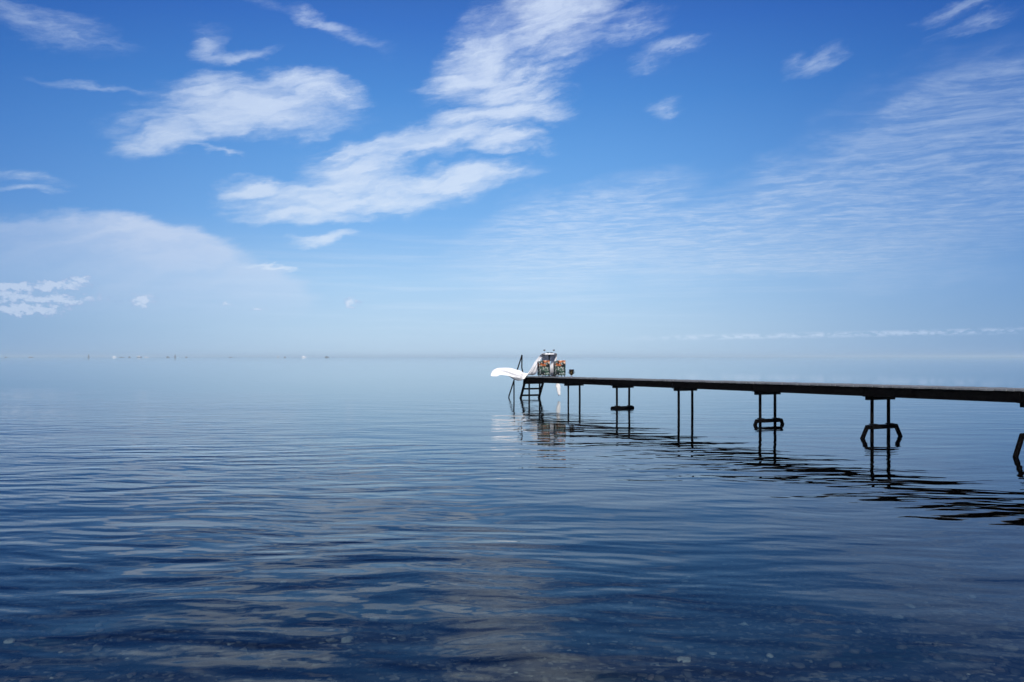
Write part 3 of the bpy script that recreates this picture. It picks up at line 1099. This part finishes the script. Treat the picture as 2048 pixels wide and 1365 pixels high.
def sail_boat(px, H, sail='sail'):
    root = empty('sailing_boat', ((px - CX) / F * BY, BY, 0))
    L = H * 0.62
    bm = bmesh.new()
    rings = []
    for i in range(7):
        t = i / 6
        wdt = L * 0.15 * (1 - (t * 1.0) ** 3 * 0.95)
        x = (t - 0.5) * L
        rings.append([bm.verts.new(v) for v in ((x, -wdt, H * 0.09), (x * 0.9, 0, -0.3), (x, wdt, H * 0.09))])
    for a, b in zip(rings, rings[1:]):
        for q in range(3):
            bm.faces.new((a[q], a[(q + 1) % 3], b[(q + 1) % 3], b[q]))
    bm.faces.new(rings[0])
    bm.faces.new(rings[-1][::-1])
    from_bm('hull', bm, M['hull_grey'], root)
    bm = bmesh.new()
    tube(bm, [(0.08 * L, 0, H * 0.1), (0.08 * L, 0, H)], H * 0.012, 6)
    from_bm('mast', bm, M['hull_grey'], root)
    bm = bmesh.new()
    for y0, y1 in ((-0.04, 0.04),):
        for tri in (((0.05, 0.16), (0.05, 0.97), (-0.42, 0.17)), ((0.11, 0.9), (0.11, 0.14), (0.48, 0.13))):
            f_ = [bm.verts.new((a * L, y0, b * H)) for a, b in tri]
            g_ = [bm.verts.new((a * L, y1, b * H)) for a, b in tri]
            bm.faces.new(f_)
            bm.faces.new(g_[::-1])
            for i in range(3):
                bm.faces.new((f_[i], g_[i], g_[(i + 1) % 3], f_[(i + 1) % 3]))
    from_bm('sail', bm, M[sail], root)
    return root


GB = 'far boats along the horizon'
boats = [
    ('m', 12, 12, 3, 'hull_grey', 'hull_grey', 'faintest low grey ship on the horizon, leftmost of all'),
    ('m', 62, 17, 5, 'hull_grey', 'hull_white', 'low dark ship on the horizon, left of the lone tall mast'),
    ('s', 177, 14, 'hull_grey', 'lone dark sail on the horizon left of the cluster of ships'),
    ('m', 229, 15, 7, 'hull_white', 'hull_white', 'pale ship at the left start of the far cluster'),
    ('m', 244, 20, 3, 'hull_grey', 'hull_grey', 'long low barge in the far cluster on the horizon'),
    ('m', 259, 9, 6, 'hull_grey', 'hull_grey', 'stubby dark ship just right of the long low barge'),
    ('m', 279, 20, 8, 'hull_grey', 'hull_white', 'ship with tall white cabin in the far cluster'),
    ('m', 293, 16, 4, 'hull_white', 'hull_white', 'long white boat just right of the tall white cabin ship'),
    ('m', 336, 13, 6, 'hull_grey', 'hull_grey', 'dark ship on the horizon just left of the dark sail'),
    ('s', 350, 14, 'hull_grey', 'dark sail on the horizon at the right end of the cluster'),
    ('m', 373, 10, 4, 'hull_grey', 'hull_grey', 'small dark boat right of the dark sail'),
    ('m', 461, 14, 3, 'hull_grey', 'hull_grey', 'solitary faint low boat in the widest gap on the horizon'),
    ('s', 556, 9, 'sail', 'small pale sail on the horizon left of the white motor boat'),
    ('m', 570, 8, 5, 'hull_grey', 'hull_grey', 'tiny dark boat between the pale sail and the white boat'),
    ('m', 608, 16, 8, 'hull_white', 'hull_white', 'bright white motor boat on the horizon, left of the last dark ship'),
    ('m', 654, 17, 7, 'hull_grey', 'hull_grey', 'dark ship on the horizon, nearest to the jetty of all the far boats'),
]
for b in boats:
    if b[0] == 'm':
        o = motor_boat(*b[1:6])
        tag(o, b[6], 'ship', GB)
    else:
        o = sail_boat(b[1], b[2], b[3])
        tag(o, b[4], 'sailing boat', GB)

# ------------------------------------------------------------------ hazy air over the sea
m, t, out = mat('sea_haze')
pvn = t.new('ShaderNodeVolumePrincipled')
pvn.inputs['Color'].default_value = (0.66, 0.86, 1.0, 1)
pvn.inputs['Density'].default_value = 0.00016
pvn.inputs['Anisotropy'].default_value = -0.15
t.l.new(pvn.outputs[0], out.inputs['Volume'])
m.cycles.homogeneous_volume = True
bm = bmesh.new()
H0, H1, HR = -32.0, 17.0, FAR + 40
lo_ = [bm.verts.new((x, y, H0)) for x, y in ((-HR, -HR), (HR, -HR), (HR, HR), (-HR, HR))]
hi_ = [bm.verts.new((x, y, H1)) for x, y in ((-HR, -HR), (HR, -HR), (HR, HR), (-HR, HR))]
bm.faces.new(lo_[::-1])
bm.faces.new(hi_)
for i in range(4):
    bm.faces.new((lo_[i], lo_[(i + 1) % 4], hi_[(i + 1) % 4], hi_[i]))
hz_box = from_bm('haze', bm, m)
tag(hz_box, 'thin pale summer haze lying over the sea', 'haze', kind='stuff')
